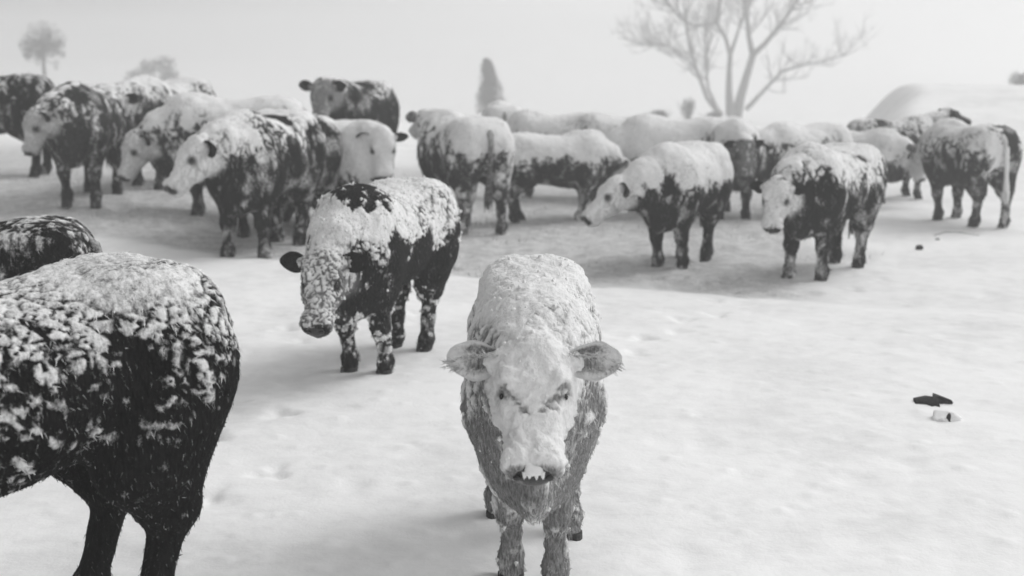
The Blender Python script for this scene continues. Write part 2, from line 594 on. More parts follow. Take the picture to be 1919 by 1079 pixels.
TRUNK = [(-0.83, 1.06, 0.98, 0.03), (-0.80, 1.13, 0.86, 0.12), (-0.72, 1.20, 0.72, 0.215), (-0.55, 1.245, 0.63, 0.275),
         (-0.40, 1.255, 0.59, 0.295), (-0.15, 1.225, 0.555, 0.325), (0.10, 1.21, 0.515, 0.335), (0.33, 1.235, 0.49, 0.305),
         (0.52, 1.25, 0.49, 0.27), (0.68, 1.19, 0.53, 0.225), (0.80, 1.08, 0.60, 0.16), (0.88, 0.95, 0.72, 0.06)]
HEAD = [(-0.075, -0.04, -0.10, 0.03), (-0.04, 0.015, -0.14, 0.09), (0.05, 0.050, -0.19, 0.122), (0.13, 0.052, -0.215, 0.132),
        (0.21, 0.034, -0.22, 0.118), (0.30, 0.010, -0.195, 0.094), (0.39, -0.006, -0.170, 0.090), (0.45, -0.012, -0.165, 0.096),
        (0.495, -0.028, -0.15, 0.084), (0.525, -0.065, -0.12, 0.035)]

def head_frame(poll, yaw, pitch, roll=0.0):
    cy_, sy_ = math.cos(yaw), math.sin(yaw)
    cp, sp = math.cos(pitch), math.sin(pitch)
    u = np.array([cy_ * cp, sy_ * cp, -sp])
    w = np.array([-sy_, cy_, 0.0])
    v = np.cross(u, w)
    if roll:
        w, v = math.cos(roll) * w + math.sin(roll) * v, math.cos(roll) * v - math.sin(roll) * w
    return np.array([u, w, v])

def ear_mesh(R, org, side, droop, snowy, kk, hs=1.0, hwid=1.0, earl=1.0):
    """a cupped leaf: outer shell and inner hollow"""
    n_l, n_c = 12, 10
    base = org + hs * (0.015 * R[0] + side * 0.095 * hwid * R[1] - 0.015 * R[2])
    ax = side * R[1] * math.cos(droop) - R[2] * math.sin(droop) * 0.9 - R[0] * 0.10
    ax /= np.linalg.norm(ax)
    fw = R[0] * 0.75 + R[2] * 0.45          # opening looks forward
    fw -= ax * (fw @ ax); fw /= np.linalg.norm(fw)
    sdv = np.cross(ax, fw)
    V = []; Fc = []
    L = 0.19 * hs * earl
    prof = [0.036, 0.046, 0.056, 0.065, 0.072, 0.077, 0.078, 0.075, 0.068, 0.057, 0.041, 0.016]
    for layer, thick in ((0, 0.0), (1, 0.012)):
        for i in range(n_l):
            t = i / (n_l - 1)
            hw = prof[i] * hs * (0.5 + 0.5 * earl)
            for j in range(n_c):
                a = -1 + 2 * j / (n_c - 1)
                cup = (1 - a * a) * hw * 0.75 * (1 - 0.45 * t)
                p = base + ax * (L * t) + sdv * (hw * a) - fw * (cup - thick * (1 - abs(a)) - 0.0)
                V.append(p)
    o = n_l * n_c
    for i in range(n_l - 1):
        for j in range(n_c - 1):
            q = i * n_c + j
            Fc.append((q, q + n_c, q + n_c + 1, q + 1))
            Fc.append((o + q, o + q + 1, o + q + n_c + 1, o + q + n_c))
    for i in range(n_l - 1):
        for j in (0, n_c - 1):
            q = i * n_c + j
            Fc.append((q, q + n_c, o + q + n_c, o + q))
    V = np.array(V)
    V += 0.006 * np.stack([vnoise(V * 28 + kk, 3), vnoise(V * 28 + kk, 4), vnoise(V * 28 + kk, 5)], 1)
    inner = np.zeros(2 * o); inner[o:] = 1
    t_along = np.tile(np.repeat(np.arange(n_l) / (n_l - 1), n_c), 2)
    a_ac = np.tile(np.abs(-1 + 2 * np.arange(n_c) / (n_c - 1)), 2 * n_l)
    rim = np.maximum(a_ac, t_along)
    snow = np.where(inner > 0, snowy * (0.2 + 0.75 * sstep(0.5, 0.95, rim)), snowy * 1.05)
    return V, Fc, snow

def uv_ball(c, r, n=8, m=12, R=None):
    V = []; Fc = []
    for i in range(n + 1):
        th = math.pi * i / n
        for j in range(m):
            ph = 2 * math.pi * j / m
            V.append((r[0] * math.sin(th) * math.cos(ph), r[1] * math.sin(th) * math.sin(ph), r[2] * math.cos(th)))
    V = np.array(V)
    if R is not None: V = V @ np.asarray(R)
    V = V + np.asarray(c)
    for i in range(n):
        for j in range(m):
            Fc.append((i * m + j, (i + 1) * m + j, (i + 1) * m + (j + 1) % m, i * m + (j + 1) % m))
    return V, Fc

GROUP = 'herd of snow covered cattle'
def build_cow(name, label, pos, heading, s, voxel=0.022, poll=(1.04, 0.0, 1.20), yaw=0.0, pitch=50.0, roll=0.0,
              legs=(0, 0, 0, 0), spread=1.0, coat=0.02, face=0.6, facew=1.0, snow=dict(), bare=(), extra=(), seed=1, fat=1.0,
              earsnow=0.3, droop=0.1, category='cow', tail=True, bl=0.86, hs=0.92, hspread=None, thick=1.1, hairlen=1.0, relief=1.0, snowmax=1.0, slits=False, earl=1.0, belly=0.0, hwid=1.08, hlen=0.89, hair=0, eyes=True, crust=0, sink=0.055):
    root = empty(name, label, category, (pos[0], pos[1], pos[2] - sink), math.radians(heading), s, GROUP)
    poll = np.asarray(poll, float)
    R = head_frame(poll, math.radians(yaw), math.radians(pitch), math.radians(roll))
    nose = poll + hs * (0.53 * R[0] - 0.08 * R[2])
    hi = np.maximum(np.array([0.92, 0.46, 1.36]), np.maximum(poll, nose) + 0.27)
    lo = np.minimum(np.array([-0.92, -0.46, -0.03]), np.minimum(poll, nose) - 0.27)
    S = SDF(lo, hi, voxel)
    I3 = np.eye(3)
    fl = min(1.0, fat)
    B = lambda x, y, z: (x * bl, y * fl, z)
    tr = [(a * bl, b, c + belly * (0.2 < b - c) * (a < 0.5), w * fat) for a, b, c, w in TRUNK]
    S.loft((0, 0, 0), I3, tr, 0.06, 2.25)
    # hips, shoulders, brisket
    for sd_ in (-1, 1):
        S.ellip(B(-0.44, sd_ * 0.20 * fat, 1.13), (0.13, 0.08, 0.08), 0.10)
        S.ellip(B(-0.60, sd_ * 0.16 * fat, 0.90), (0.19, 0.14 * fl, 0.28), 0.10)
        S.ellip(B(0.52, sd_ * 0.17 * fat, 0.86), (0.16, 0.12 * fl, 0.30), 0.10)
    S.ellip(B(0.66, 0, 0.58), (0.18, 0.11, 0.14), 0.10)
    # neck
    P = lambda u, w, v: poll + hs * (hlen * u * R[0] + hwid * w * R[1] + v * R[2])
    nb = P(-0.03, 0, -0.08)
    throat = P(0.08, 0, -0.16)
    n0 = np.array(B(0.55, 0, 1.02))
    midp = (np.array(B(0.62, 0, 1.02)) + nb) / 2 + np.array([0, 0, 0.02])
    S.cone(n0, midp, 0.215, 0.165, 0.10)
    S.cone(midp, nb, 0.165, 0.105 * hs, 0.08)
    S.cone(B(0.66, 0, 0.80), throat, 0.19, 0.085 * hs, 0.10)
    S.cone(B(0.60, 0, 0.92), (nb + throat) / 2, 0.21, 0.11 * hs, 0.08)
    # dewlap and withers
    S.ellip(B(0.84, 0, 0.66), (0.10, 0.035, 0.16), 0.07)
    S.ellip(B(0.46, 0, 1.22), (0.20, 0.07, 0.06), 0.08)
    # head
    S.loft(poll, R, [(hs * hlen * r_[0], hs * r_[1], hs * r_[2], hs * hwid * r_[3]) for r_ in HEAD], 0.035, 2.4)
    H = lambda *r: tuple(hs * q for q in r)
    for sd_ in (-1, 1):
        S.ellip(P(0.135, sd_ * 0.088, 0.022), H(0.055, 0.034, 0.034), 0.03, R)          # brow
        S.ellip(P(0.19, sd_ * 0.125, -0.012), H(0.035, 0.02, 0.022), 0.02, R, sub=True)    # eye hollow
        S.ellip(P(0.14, sd_ * 0.085, -0.13), H(0.10, 0.045, 0.07), 0.04, R)             # jaw
        S.cone(P(0.02, sd_ * 0.085, -0.02), P(0.01, sd_ * 0.135, -0.02), 0.04, 0.03, 0.03)  # ear root
        S.ellip(P(0.45, sd_ * 0.05, -0.045), H(0.05, 0.04, 0.035), 0.03, R)             # nostril wing
        S.ellip(P(0.515, sd_ * 0.045, -0.055), H(0.022, 0.014, 0.018), 0.012, R, sub=True)
    S.ellip(P(-0.01, 0, 0.03), H(0.07, 0.075, 0.04), 0.05, R)                            # poll tuft
    S.ellip(P(0.41, 0, -0.155), H(0.09, 0.058, 0.035), 0.03, R)                          # chin
    S.cone(P(0.34, 0.112, -0.125), P(0.56, 0.045, -0.122), 0.006, 0.006, 0.012, sub=True)
    S.cone(P(0.34, -0.112, -0.125), P(0.56, -0.045, -0.122), 0.006, 0.006, 0.012, sub=True)
    # legs: front left, front right, hind left, hind right
    hoofs = []
    tk = thick
    for i, sd_ in ((0, 1), (1, -1)):
        dx = legs[i]; w = 0.165 * spread * sd_
        x_ = lambda v, f: v * bl + dx * f
        S.cone(B(0.52, sd_ * 0.18, 0.82), (x_(0.43, .1), w * 1.03, 0.60), 0.13 * tk, 0.098 * tk, 0.07)
        S.cone((x_(0.43, .1), w * 1.03, 0.60), (x_(0.47, .45), w, 0.37), 0.092 * tk, 0.060 * tk, 0.05)
        S.ellip((x_(0.475, .45), w, 0.36), (0.060 * tk, 0.058 * tk, 0.068), 0.03)
        S.cone((x_(0.47, .45), w, 0.36), (x_(0.455, .92), w, 0.13), 0.047 * tk, 0.042 * tk, 0.03)
        S.ellip((x_(0.455, .92), w, 0.13), (0.057 * tk, 0.053 * tk, 0.052), 0.03)
        S.cone((x_(0.455, .92), w, 0.13), (x_(0.49, 1), w, 0.05), 0.047 * tk, 0.053 * tk, 0.03)
        hoofs.append((x_(0.495, 1), w))
    for i, sd_ in ((2, 1), (3, -1)):
        dx = legs[i]; w = 0.165 * (hspread or spread) * sd_
        x_ = lambda v, f: v * bl + dx * f
        S.cone(B(-0.55, sd_ * 0.17, 0.92), (x_(-0.40, .15), sd_ * 0.20 * fl, 0.66), 0.19 * fl, 0.14 * fl, 0.08)
        S.cone((x_(-0.50, .1), sd_ * 0.18 * fl, 0.76), (x_(-0.60, .4), w * 1.05, 0.50), 0.165 * tk, 0.095 * tk, 0.07)
        S.cone((x_(-0.40, .15), sd_ * 0.20 * fl, 0.64), (x_(-0.62, .5), w, 0.46), 0.105 * tk, 0.066 * tk, 0.06)
        S.ellip((x_(-0.655, .5), w, 0.465), (0.058 * tk, 0.053 * tk, 0.075), 0.035)
        S.cone((x_(-0.635, .5), w, 0.45), (x_(-0.60, .92), w, 0.13), 0.053 * tk, 0.044 * tk, 0.035)
        S.ellip((x_(-0.60, .92), w, 0.13), (0.059 * tk, 0.054 * tk, 0.054), 0.03)
        S.cone((x_(-0.60, .92), w, 0.13), (x_(-0.56, 1), w, 0.05), 0.049 * tk, 0.054 * tk, 0.03)
        hoofs.append((x_(-0.555, 1), w))
    V, Q = S.mesh()
    V = smooth_mesh(V, Q, 2)
    Nn = vnormals(V, Q)
    # coarse shaggy relief
    sh = seed * 13.7
    V = V + Nn * (0.010 * fbm(V * 7 + sh, 5, 3))[:, None]
    Nn = vnormals(V, Q)
    # --- masks
    rel = V - poll
    hu, hw, hv = rel @ R[0] / (hs * hlen), rel @ R[1] / (hs * hwid), rel @ R[2] / hs
    headm = sstep(-0.07, -0.01, hu) * sstep(0.62, 0.56, hu) * sstep(0.23, 0.17, np.abs(hw)) * sstep(-0.30, -0.22, hv) * sstep(0.16, 0.10, hv)
    nz = fbm(V * 9 + sh, 8, 3)
    fmask = np.clip(headm * facew * (1 - 0.6 * sstep(0.06, -0.05, np.abs(hu - 0.19)) * sstep(0.06, 0.11, np.abs(hw))) + 0.25 * nz * headm, 0, 1)
    fmask = fmask * (1 - sstep(0.475, 0.50, hu) * (hv > (-0.22 if slits else -0.115)) * headm)
    p = dict(top=1.15, z0=0.95, w=0.28, up=0.5, cell=14.0, head=0.6, legs=0.15, low=0.05, groove=1.0, hind=0.0, front=0.0, zs=0.75, soft=0.5, frost=0.42)
    p.update(snow)
    lf = fbm(V * 3.2 + sh, 15, 3)
    mf = fbm(V * 7.5 + sh, 18, 3)
    zz = V[:, 2] + 0.22 * lf + 0.16 * mf
    body = p['low'] + (p['top'] - p['low']) * sstep(p['z0'] - p['w'], p['z0'] + p['w'], zz)
    upf = np.clip(Nn[:, 2] * 0.5 + 0.62, 0, 1.15)
    cov = body * ((1 - p['up']) + p['up'] * upf)
    cov = cov + p['hind'] * sstep(-0.3, -0.7, V[:, 0]) + p['front'] * sstep(0.3, 0.7, V[:, 0])
    cov = cov + 0.30 * mf
    legm = sstep(0.62, 0.45, V[:, 2]) * (1 - headm)
    cov = cov * (1 - legm) + legm * (p['legs'] + 0.35 * lf)
    cov = cov * (1 - headm) + headm * (p['head'] * (0.55 + 0.45 * np.clip(hv * 0 + (Nn @ R[2]) * 0.6 + Nn[:, 2] * 0.5 + 0.45, 0, 1.2)))
    for (b, r) in bare:
        q = np.linalg.norm((V - np.asarray(b)) / np.asarray(r), axis=1) + 0.9 * fbm(V * 9 + sh, 33, 4)
        cov = cov - 1.3 * sstep(1.15, 0.8, q)
    for (b, r, a_) in extra:
        q = np.linalg.norm((V - np.asarray(b)) / np.asarray(r), axis=1) + 0.55 * fbm(V * 6 + sh, 34, 3)
        cov = cov + a_ * sstep(1.15, 0.75, q)
    cs = p['cell'] * (1 + 0.7 * headm[:, None])
    wp = V * cs * np.array([1, 1, p['zs']]) + 0.9 * np.stack([vnoise(V * cs * 0.6, 91), vnoise(V * cs * 0.6, 92), vnoise(V * cs * 0.6, 93)], 1) + sh
    f1, f2, rid = worley(wp, 60)
    g1, g2, gid = worley(wp * 2.1 + 5.3, 70)
    thr = 0.50 * rid + 0.34 * f1 + 0.20 * gid + 0.10 * g1
    sn = sstep(-p['soft'], p['soft'], cov - thr) * (0.72 + 0.28 * rid)
    gr = sstep(0.02, 0.20, f2 - f1)
    keep = sstep(0.80, 1.10, cov)
    sn = sn * (1 - p['groove'] * (1 - gr) * (1 - keep))
    sn = np.maximum(sn, sstep(0.95, 1.25, cov) * (0.86 + 0.14 * nz))
    sn = np.clip(sn + p['frost'] * sstep(-0.05, 0.45, fbm(V * np.array([9.0, 9.0, 5.0]) + sh, 44, 3)) * (1 - headm), 0, 1)
    nosem = sstep(0.47 if slits else 0.49, 0.51, hu) * headm * (hv > (-0.20 if slits else -0.115))
    sn = sn * (1 - 0.9 * nosem)
    if slits:
        for sd_ in (-1, 1):
            a_, b_ = np.array([0.155, sd_ * 0.112]), np.array([0.275, sd_ * 0.022])
            q = np.stack([hu, hw], 1) - a_
            t = np.clip(q @ (b_ - a_) / ((b_ - a_) @ (b_ - a_)), 0, 1)
            dd = np.linalg.norm(q - t[:, None] * (b_ - a_), axis=1) + 0.010 * vnoise(V * 45, 77) - 0.012 * vnoise(V * 90, 78)
            sm = 0.85 * sstep(0.013, 0.003, dd) * headm * (hv > -0.08)
            sn = sn * (1 - sm); fmask = fmask * (1 - 0.95 * sm)
            V = V - Nn * (0.014 * sm)[:, None]
    eyem = 0
    for sd_ in (-1, 1):
        e = P(0.185, sd_ * 0.112, -0.01)
        eyem = np.maximum(eyem, sstep(0.055, 0.02, np.linalg.norm(V - e, axis=1)))
    eyem = eyem * (0.35 if slits else 1.0)
    sn = sn * (1 - 0.95 * eyem)
    fmask = fmask * (1 - 0.85 * eyem)
    sn = sn * snowmax
    lump = sn * (0.35 + 0.65 * sstep(0.75, 0.1, f1))
    V2 = V + Nn * (0.016 * relief * lump)[:, None]
    me = mesh_np('body', V2, Q, M_COAT, {'snow': sn, 'face': fmask})
    bo = link('body', me, root)
    bo['coat'] = coat; bo['face_white'] = face
    # --- ears
    for sd_ in (1, -1):
        EV, EF, es = ear_mesh(R, poll, sd_, droop, earsnow, seed, hs, hwid, earl)
        eo = link('ear', mesh_np('ear', EV, EF, M_COAT, {'snow': es, 'face': np.zeros(len(EV))}), root)
        eo['coat'] = coat * 1.2; eo['face_white'] = face
    # --- eyes
    if eyes:
        for sd_ in (1, -1):
            EV, EF = uv_ball(P(0.185, sd_ * 0.106, -0.008), tuple((0.6 if slits else 1.0) * q for q in H(0.024, 0.016, 0.02)), 8, 12, R)
            link('eye', mesh_np('eye', EV, EF, M_EYE), root)
    # --- muzzle pad with two nostrils
    EV, EF = uv_ball(P(0.490, 0, -0.082), H(0.044 if slits else 0.040, 0.086 if slits else 0.068, 0.066 if slits else 0.048), 10, 16, R)
    EV = EV + 0.002 * np.stack([vnoise(EV * 60, 1), vnoise(EV * 60, 2), vnoise(EV * 60, 3)], 1)
    mz = link('muzzle', mesh_np('muzzle', EV, EF, M_NOSE), root)
    for sd_ in (1, -1):
        EV, EF = uv_ball(P(0.524, sd_ * (0.052 if slits else 0.040), -0.062), H(0.012, 0.018, 0.014), 6, 10, R)
        link('nostril', mesh_np('nostril', EV, EF, M_EYE), mz)
    if slits:
        # snow lip over the nose, frozen into teeth
        T = Tubes()
        LV, LF = uv_ball(P(0.490, 0, -0.030), H(0.050, 0.040, 0.020), 12, 18, R)
        LV = LV + 0.011 * np.stack([fbm(LV * 38, 1, 3), fbm(LV * 38, 2, 3), fbm(LV * 38, 3, 3)], 1)
        T.V = [v for v in LV]; T.F = list(LF)
        for w_, l_ in ((-0.028, 0.008), (-0.012, 0.002), (0.010, 0.011), (0.030, 0.004)):
            T.add([P(0.515, w_, -0.030), P(0.530, w_, -0.044), P(0.534, w_ * 1.05, -0.050 - l_)], [0.009, 0.006, 0.001], 6)
        fr = T.build('snow_fringe', M_SNOWLUMP, root)
        fr['kind'] = 'stuff'
        for sd_ in (1, -1):                                       # shaggy frosted hair round each ear
            T = Tubes()
            for q in range(150):
                t_ = rng.uniform(0.1, 1.0); up_ = rng.choice([-1, 1]) * rng.uniform(0.5, 1.0)
                hw_ = 0.075 * math.sin(math.pi * min(0.25 + 0.75 * t_, 0.97)) ** 0.6
                o_ = R[1] * sd_ * math.cos(droop) - R[2] * math.sin(droop)
                b0_ = P(0.015, sd_ * 0.095, -0.015) + hs * earl * (o_ * 0.19 * t_ + R[2] * hw_ * up_ * 0.8)
                d_ = o_ * (0.3 + 0.7 * t_) + R[2] * up_ * 0.8 + R[0] * 0.25 + rng.normal(0, 0.3, 3)
                d_ /= np.linalg.norm(d_)
                T.add([b0_ - d_ * 0.01, b0_ + d_ * rng.uniform(0.012, 0.03)], [0.0022, 0.0006], 3)
            et = T.build('ear_fringe', M_FROST, root)
            et['kind'] = 'stuff'
    # --- hooves: two claws each
    for hx, hy in hoofs:
        HV = []; HF = []
        for cl in (-1, 1):
            b0 = len(HV)
            for zi, (rx, off) in enumerate(((0.044, 0.0), (0.052, 0.008), (0.060, 0.018))):
                for j in range(10):
                    a = 2 * math.pi * j / 10
                    HV.append((hx + off + rx * math.cos(a), hy + cl * 0.026 + 0.029 * math.sin(a), 0.075 - zi * 0.0375))
            for zi in range(2):
                for j in range(10):
                    q = b0 + zi * 10 + j; r_ = b0 + zi * 10 + (j + 1) % 10
                    HF.append((q, q + 10, r_ + 10, r_))
            HF.append(tuple(b0 + j for j in range(10)))
            HF.append(tuple(b0 + 20 + j for j in range(10))[::-1])
        link('hoof', mesh_np('hoof', np.array(HV), HF, M_HOOF, smooth=False), root)
    # --- tail with a hairy switch
    if tail:
        T = Tubes()
        sw = 0.04 * math.sin(seed * 2.3)
        pts = [(-0.74, 0, 1.14), (-0.82, 0, 1.08), (-0.865, sw * .3, 1.0), (-0.86, sw * .6, 0.82), (-0.85, sw, 0.66), (-0.85, sw * 1.2, 0.54), (-0.84, sw * 1.3, 0.42), (-0.84, sw * 1.4, 0.33)]
        tx = 0.815 * (bl - 1)
        pts = [(a - tx, b, c) for a, b, c in pts]
        T.add(pts, [0.05, 0.042, 0.032, 0.027, 0.025, 0.038, 0.034, 0.008], 8)
        for j in range(14):
            a = rng.uniform(0, 2 * math.pi)
            e = np.array([-0.845 - tx + 0.04 * math.cos(a), sw * 1.3 + 0.04 * math.sin(a), 0.36 + rng.uniform(-0.08, 0.06)])
            T.add([(-0.85 - tx, sw * 1.2, 0.56), (np.array([-0.85 - tx, sw, 0.56]) + e) / 2 + [0.02 * math.cos(a), 0.02 * math.sin(a), 0], e], [0.012, 0.010, 0.002], 4)
        TV = np.array(T.V)
        to = link('tail', mesh_np('tail', TV, T.F, M_COAT, {'snow': np.full(len(TV), p.get('tail', 0.25)) + 0.25 * sstep(0.7, 1.1, TV[:, 2]), 'face': np.zeros(len(TV))}), root)
        to['coat'] = coat; to['face_white'] = face
    # --- tufts of winter hair standing off the hide
    if hair:
        area = 1.0
        pick = rng.choice(len(V2), size=hair, replace=False)
        pick = pick[rng.uniform(0, 1, len(pick)) > 0.88 * np.clip(sn[pick] * 1.2, 0, 1)]
        pb, pn = V2[pick], Nn[pick]
        hsn = sn[pick]; ish = headm[pick]
        n_ = len(pick)
        down = np.array([-0.25, 0, -1.0])
        t = down[None] + rng.normal(0, 0.35, (n_, 3))
        t = t - pn * np.sum(t * pn, axis=1, keepdims=True)
        t /= np.linalg.norm(t, axis=1, keepdims=True) + 1e-6
        t = t + pn * rng.uniform(0.05, 0.38, (n_, 1))
        L = rng.uniform(0.012, 0.034, n_) * (1 - 0.5 * ish) * hairlen
        w = np.cross(t, pn); w /= np.linalg.norm(w, axis=1, keepdims=True) + 1e-9
        wd = rng.uniform(0.001, 0.0026, n_) * hairlen
        b_ = pb - pn * 0.003
        mid_ = b_ + t * (L * 0.55)[:, None] + pn * 0.002
        tip = b_ + t * L[:, None]
        HV = np.concatenate([b_ - w * wd[:, None], b_ + w * wd[:, None], mid_ + w * wd[:, None] * 0.8, mid_ - w * wd[:, None] * 0.8, tip])
        i = np.arange(n_)
        tri = np.concatenate([np.stack([i, i + n_, i + 2 * n_], 1), np.stack([i, i + 2 * n_, i + 3 * n_], 1), np.stack([i + 3 * n_, i + 2 * n_, i + 4 * n_], 1)])
        hs_ = np.clip(hsn + rng.normal(0, 0.13, n_), 0, 1)
        att = np.concatenate([hs_, hs_, hs_ + 0.03, hs_ + 0.03, hs_ + 0.10])
        hf = np.tile(fmask[pick], 5)
        ho = link('hair', mesh_np('hair', HV, tri, M_COAT, {'snow': att, 'face': hf}), root)
        ho['kind'] = 'stuff'
        ho['coat'] = coat * 1.15; ho['face_white'] = face
    # --- lumps of snow frozen into the coat
    if crust:
        wgt = np.clip(sn, 0, 1)**2 * (0.15 + sstep(0.9, 0.4, cov)) + 0.002
        pick = rng.choice(len(V2), size=crust, replace=False, p=wgt / wgt.sum())
        ico = np.array([(0, 0, 1), (.894, 0, .447), (.276, .851, .447), (-.724, .526, .447), (-.724, -.526, .447), (.276, -.851, .447),
                        (.724, .526, -.447), (-.276, .851, -.447), (-.894, 0, -.447), (-.276, -.851, -.447), (.724, -.526, -.447), (0, 0, -1)])
        fi = np.array([(0,1,2),(0,2,3),(0,3,4),(0,4,5),(0,5,1),(1,6,2),(2,7,3),(3,8,4),(4,9,5),(5,10,1),(2,6,7),(3,7,8),(4,8,9),(5,9,10),(1,10,6),(11,7,6),(11,8,7),(11,9,8),(11,10,9),(11,6,10)])
        rad = rng.uniform(0.003, 0.0105, len(pick)) * (1 - 0.5 * headm[pick])
        jit = 1 + 0.28 * rng.normal(0, 1, (len(pick), 12, 1)).clip(-1.5, 1.5)
        st_ = np.array([1, 1, 1.3])
        LV = (V2[pick] + Nn[pick] * (rad * 0.05)[:, None])[:, None, :] + ico[None] * rad[:, None, None] * jit * st_
        LF = (fi[None] + (np.arange(len(pick)) * 12)[:, None, None]).reshape(-1, 3)
        co = link('snow_crust', mesh_np('snow_crust', LV.reshape(-1, 3), LF, M_SNOWLUMP), root)
        co['kind'] = 'stuff'
    return root

def scale_for(pos, hpx):
    zc = pos[1] * ct + (CAM_H - pos[2]) * st
    return hpx / (F_PX / zc) / (1.26 * ct)

QUICK = bool(os.environ.get('COW_QUICK'))
def cow(label, px, py, hpx, heading, pos=None, s=None, voxel=0.024, **kw):
    if pos is None: pos = ground_at(px, py)
    if s is None: s = scale_for(pos, hpx)
    print('COW', label[:34], 'pos %.2f %.2f %.2f' % tuple(pos), 's %.2f' % s)
    kw.setdefault('hair', 0 if QUICK else 4500)
    if kw['hair'] == 4500: kw.setdefault('hairlen', 2.1)
    kw.setdefault('fat', 1.06)
    return build_cow('calf' if kw.get('category') == 'calf' else 'cow', label, pos, heading, s, voxel=voxel, **kw)

HB = os.environ.get('COW_VOX', '')
V1 = 0.022 if QUICK else 0.011

# --- near animals
cow('big dark steer seen from its rump, back crusted with snow cobbles, cut by frame edge', 0, 0, 0, 226,
    pos=(-1.70, 4.2, 0.0), s=1.13, voxel=V1, seed=3, coat=0.009, bl=0.8, thick=1.1, legs=(-0.36, -0.32, 0.17, 0.20), poll=(1.08, 0.1, 0.95), pitch=60, tail=False,
    snow=dict(top=1.0, z0=0.93, w=0.36, up=0.15, cell=24, legs=0.22, low=0.17, zs=1.05, soft=0.24, frost=0.08), hair=0 if QUICK else 26000, crust=0, belly=0.1, relief=0.9, snowmax=0.85, fat=1.0, hs=1.0)  # snowmax greys the snow itself, standing in for lens vignetting
cow('dark mottled back of a cow showing just over the rump of the big steer', 0, 0, 0, 186,
    pos=(-3.02, 7.0, 0.0), s=0.98, voxel=0.02, seed=5, coat=0.012, poll=(1.05, 0.1, 0.8), pitch=65,
    snow=dict(top=0.62, z0=0.95, w=0.35, up=0.1, cell=16, legs=0.1, low=0.12, soft=0.3), hair=0 if QUICK else 6000, hairlen=1.2, snowmax=0.8)
cow('snow plastered steer walking straight at the viewer, face masked white with slit eyes', 0, 0, 0, -91,
    pos=(0.09, 5.16, 0.0), s=0.985, voxel=V1, seed=8, coat=0.2, bl=0.84, hs=0.86, legs=(-0.05, -0.12, 0.30, 0.05), poll=(0.86, 0.0, 1.12), pitch=42, yaw=0, spread=0.55,
    fat=0.82, face=0.85, snow=dict(top=1.12, z0=0.84, w=0.30, up=0.5, cell=20, legs=0.40, low=0.5, head=1.3, groove=0.8, soft=0.32, frost=0.3, front=-0.12), earsnow=1.1, droop=0.08, slits=True,
    hair=0 if QUICK else 30000, crust=0 if QUICK else 350, hwid=1.22, hspread=1.0, thick=0.95, relief=1.2, earl=1.3, hlen=1.0)
cow('steer with hanging head, cobbled snow coat and a bare dark patch on its back', 724, 676, 342, 250,
    voxel=0.013 if not QUICK else 0.024, seed=11, coat=0.018, bl=0.82, hs=0.95, thick=1.0, legs=(-0.12, -0.10, 0.10, 0.06), spread=0.75, poll=(0.85, 0.0, 0.88), pitch=48, yaw=16, facew=0.3, face=0.5,
    snow=dict(top=1.0, z0=0.86, w=0.2, up=0.2, cell=17, legs=0.45, low=0.06, head=0.8, front=0.12, soft=0.26, frost=0.15),
    earsnow=0.02, droop=0.05, hair=0 if QUICK else 20000, crust=0 if QUICK else 900, bare=[((0.42, 0.06, 1.16), (0.21, 0.17, 0.2)), ((0.18, -0.10, 1.2), (0.15, 0.10, 0.12))], fat=0.98, hlen=0.95, hwid=1.0, belly=0.05)

# --- left part of the herd
cow('dark steer half out of the picture at the far end of the herd, black belly', 0, 328, 192, 178,
    seed=21, coat=0.014, snow=dict(top=0.7, z0=1.1, w=0.3, cell=14, low=0.22))
cow('steer nosing down beside a big dark shoulder patch, pale face hanging low', 172, 372, 216, -88,
    seed=22, coat=0.03, poll=(0.84, -0.28, 0.98), yaw=-40, pitch=68, legs=(0, -0.1, 0.1, 0), snow=dict(top=0.9, z0=0.95, w=0.4, cell=14, low=0.3, legs=0.3, head=0.45),
    bare=[((0.45, 0.12, 1.1), (0.25, 0.2, 0.22)), ((0.65, 0.1, 0.7), (0.2, 0.2, 0.2))], hs=0.85, facew=0.7)
cow('grey frosted steer standing behind the nosing one, dark ears and dark forelegs', 318, 345, 200, 244,
    seed=23, coat=0.03, poll=(0.98, 0.15, 1.08), yaw=30, pitch=62, snow=dict(top=1.0, z0=0.95, w=0.25, cell=14, low=0.25, legs=0.2, head=0.7), bl=0.74)
cow('white backed cow with its pale dark-cheeked head held low before its shoulders', 446, 404, 226, 192,
    seed=24, coat=0.03, poll=(0.98, 0.1, 0.86), yaw=32, pitch=62, snow=dict(top=1.15, z0=0.85, w=0.25, cell=14, low=0.1, head=0.75), hs=0.92)
cow('cow with snowy rump and black flanks standing tight behind the pale faced steer', 530, 440, 226, 238,
    seed=26, coat=0.014, poll=(0.98, 0.0, 1.1), snow=dict(top=1.1, z0=1.08, w=0.16, cell=14, low=0.03, legs=0.30))
cow('black chested steer with white face turned aside and shaggy snow mane', 500, 474, 268, 256,
    voxel=0.018, seed=25, coat=0.011, bl=0.82, hs=0.92, poll=(0.88, -0.16, 1.04), yaw=-36, pitch=46, legs=(-0.05, 0.08, 0.1, -0.05), spread=0.85,
    snow=dict(top=1.0, z0=0.96, w=0.20, cell=13, low=0.02, legs=0.30, head=0.9, front=0.08, zs=0.5),
    bare=[((0.25, 0.1, 1.2), (0.12, 0.1, 0.1)), ((-0.05, 0.1, 1.15), (0.13, 0.14, 0.12))], earsnow=0.0, droop=0.2)
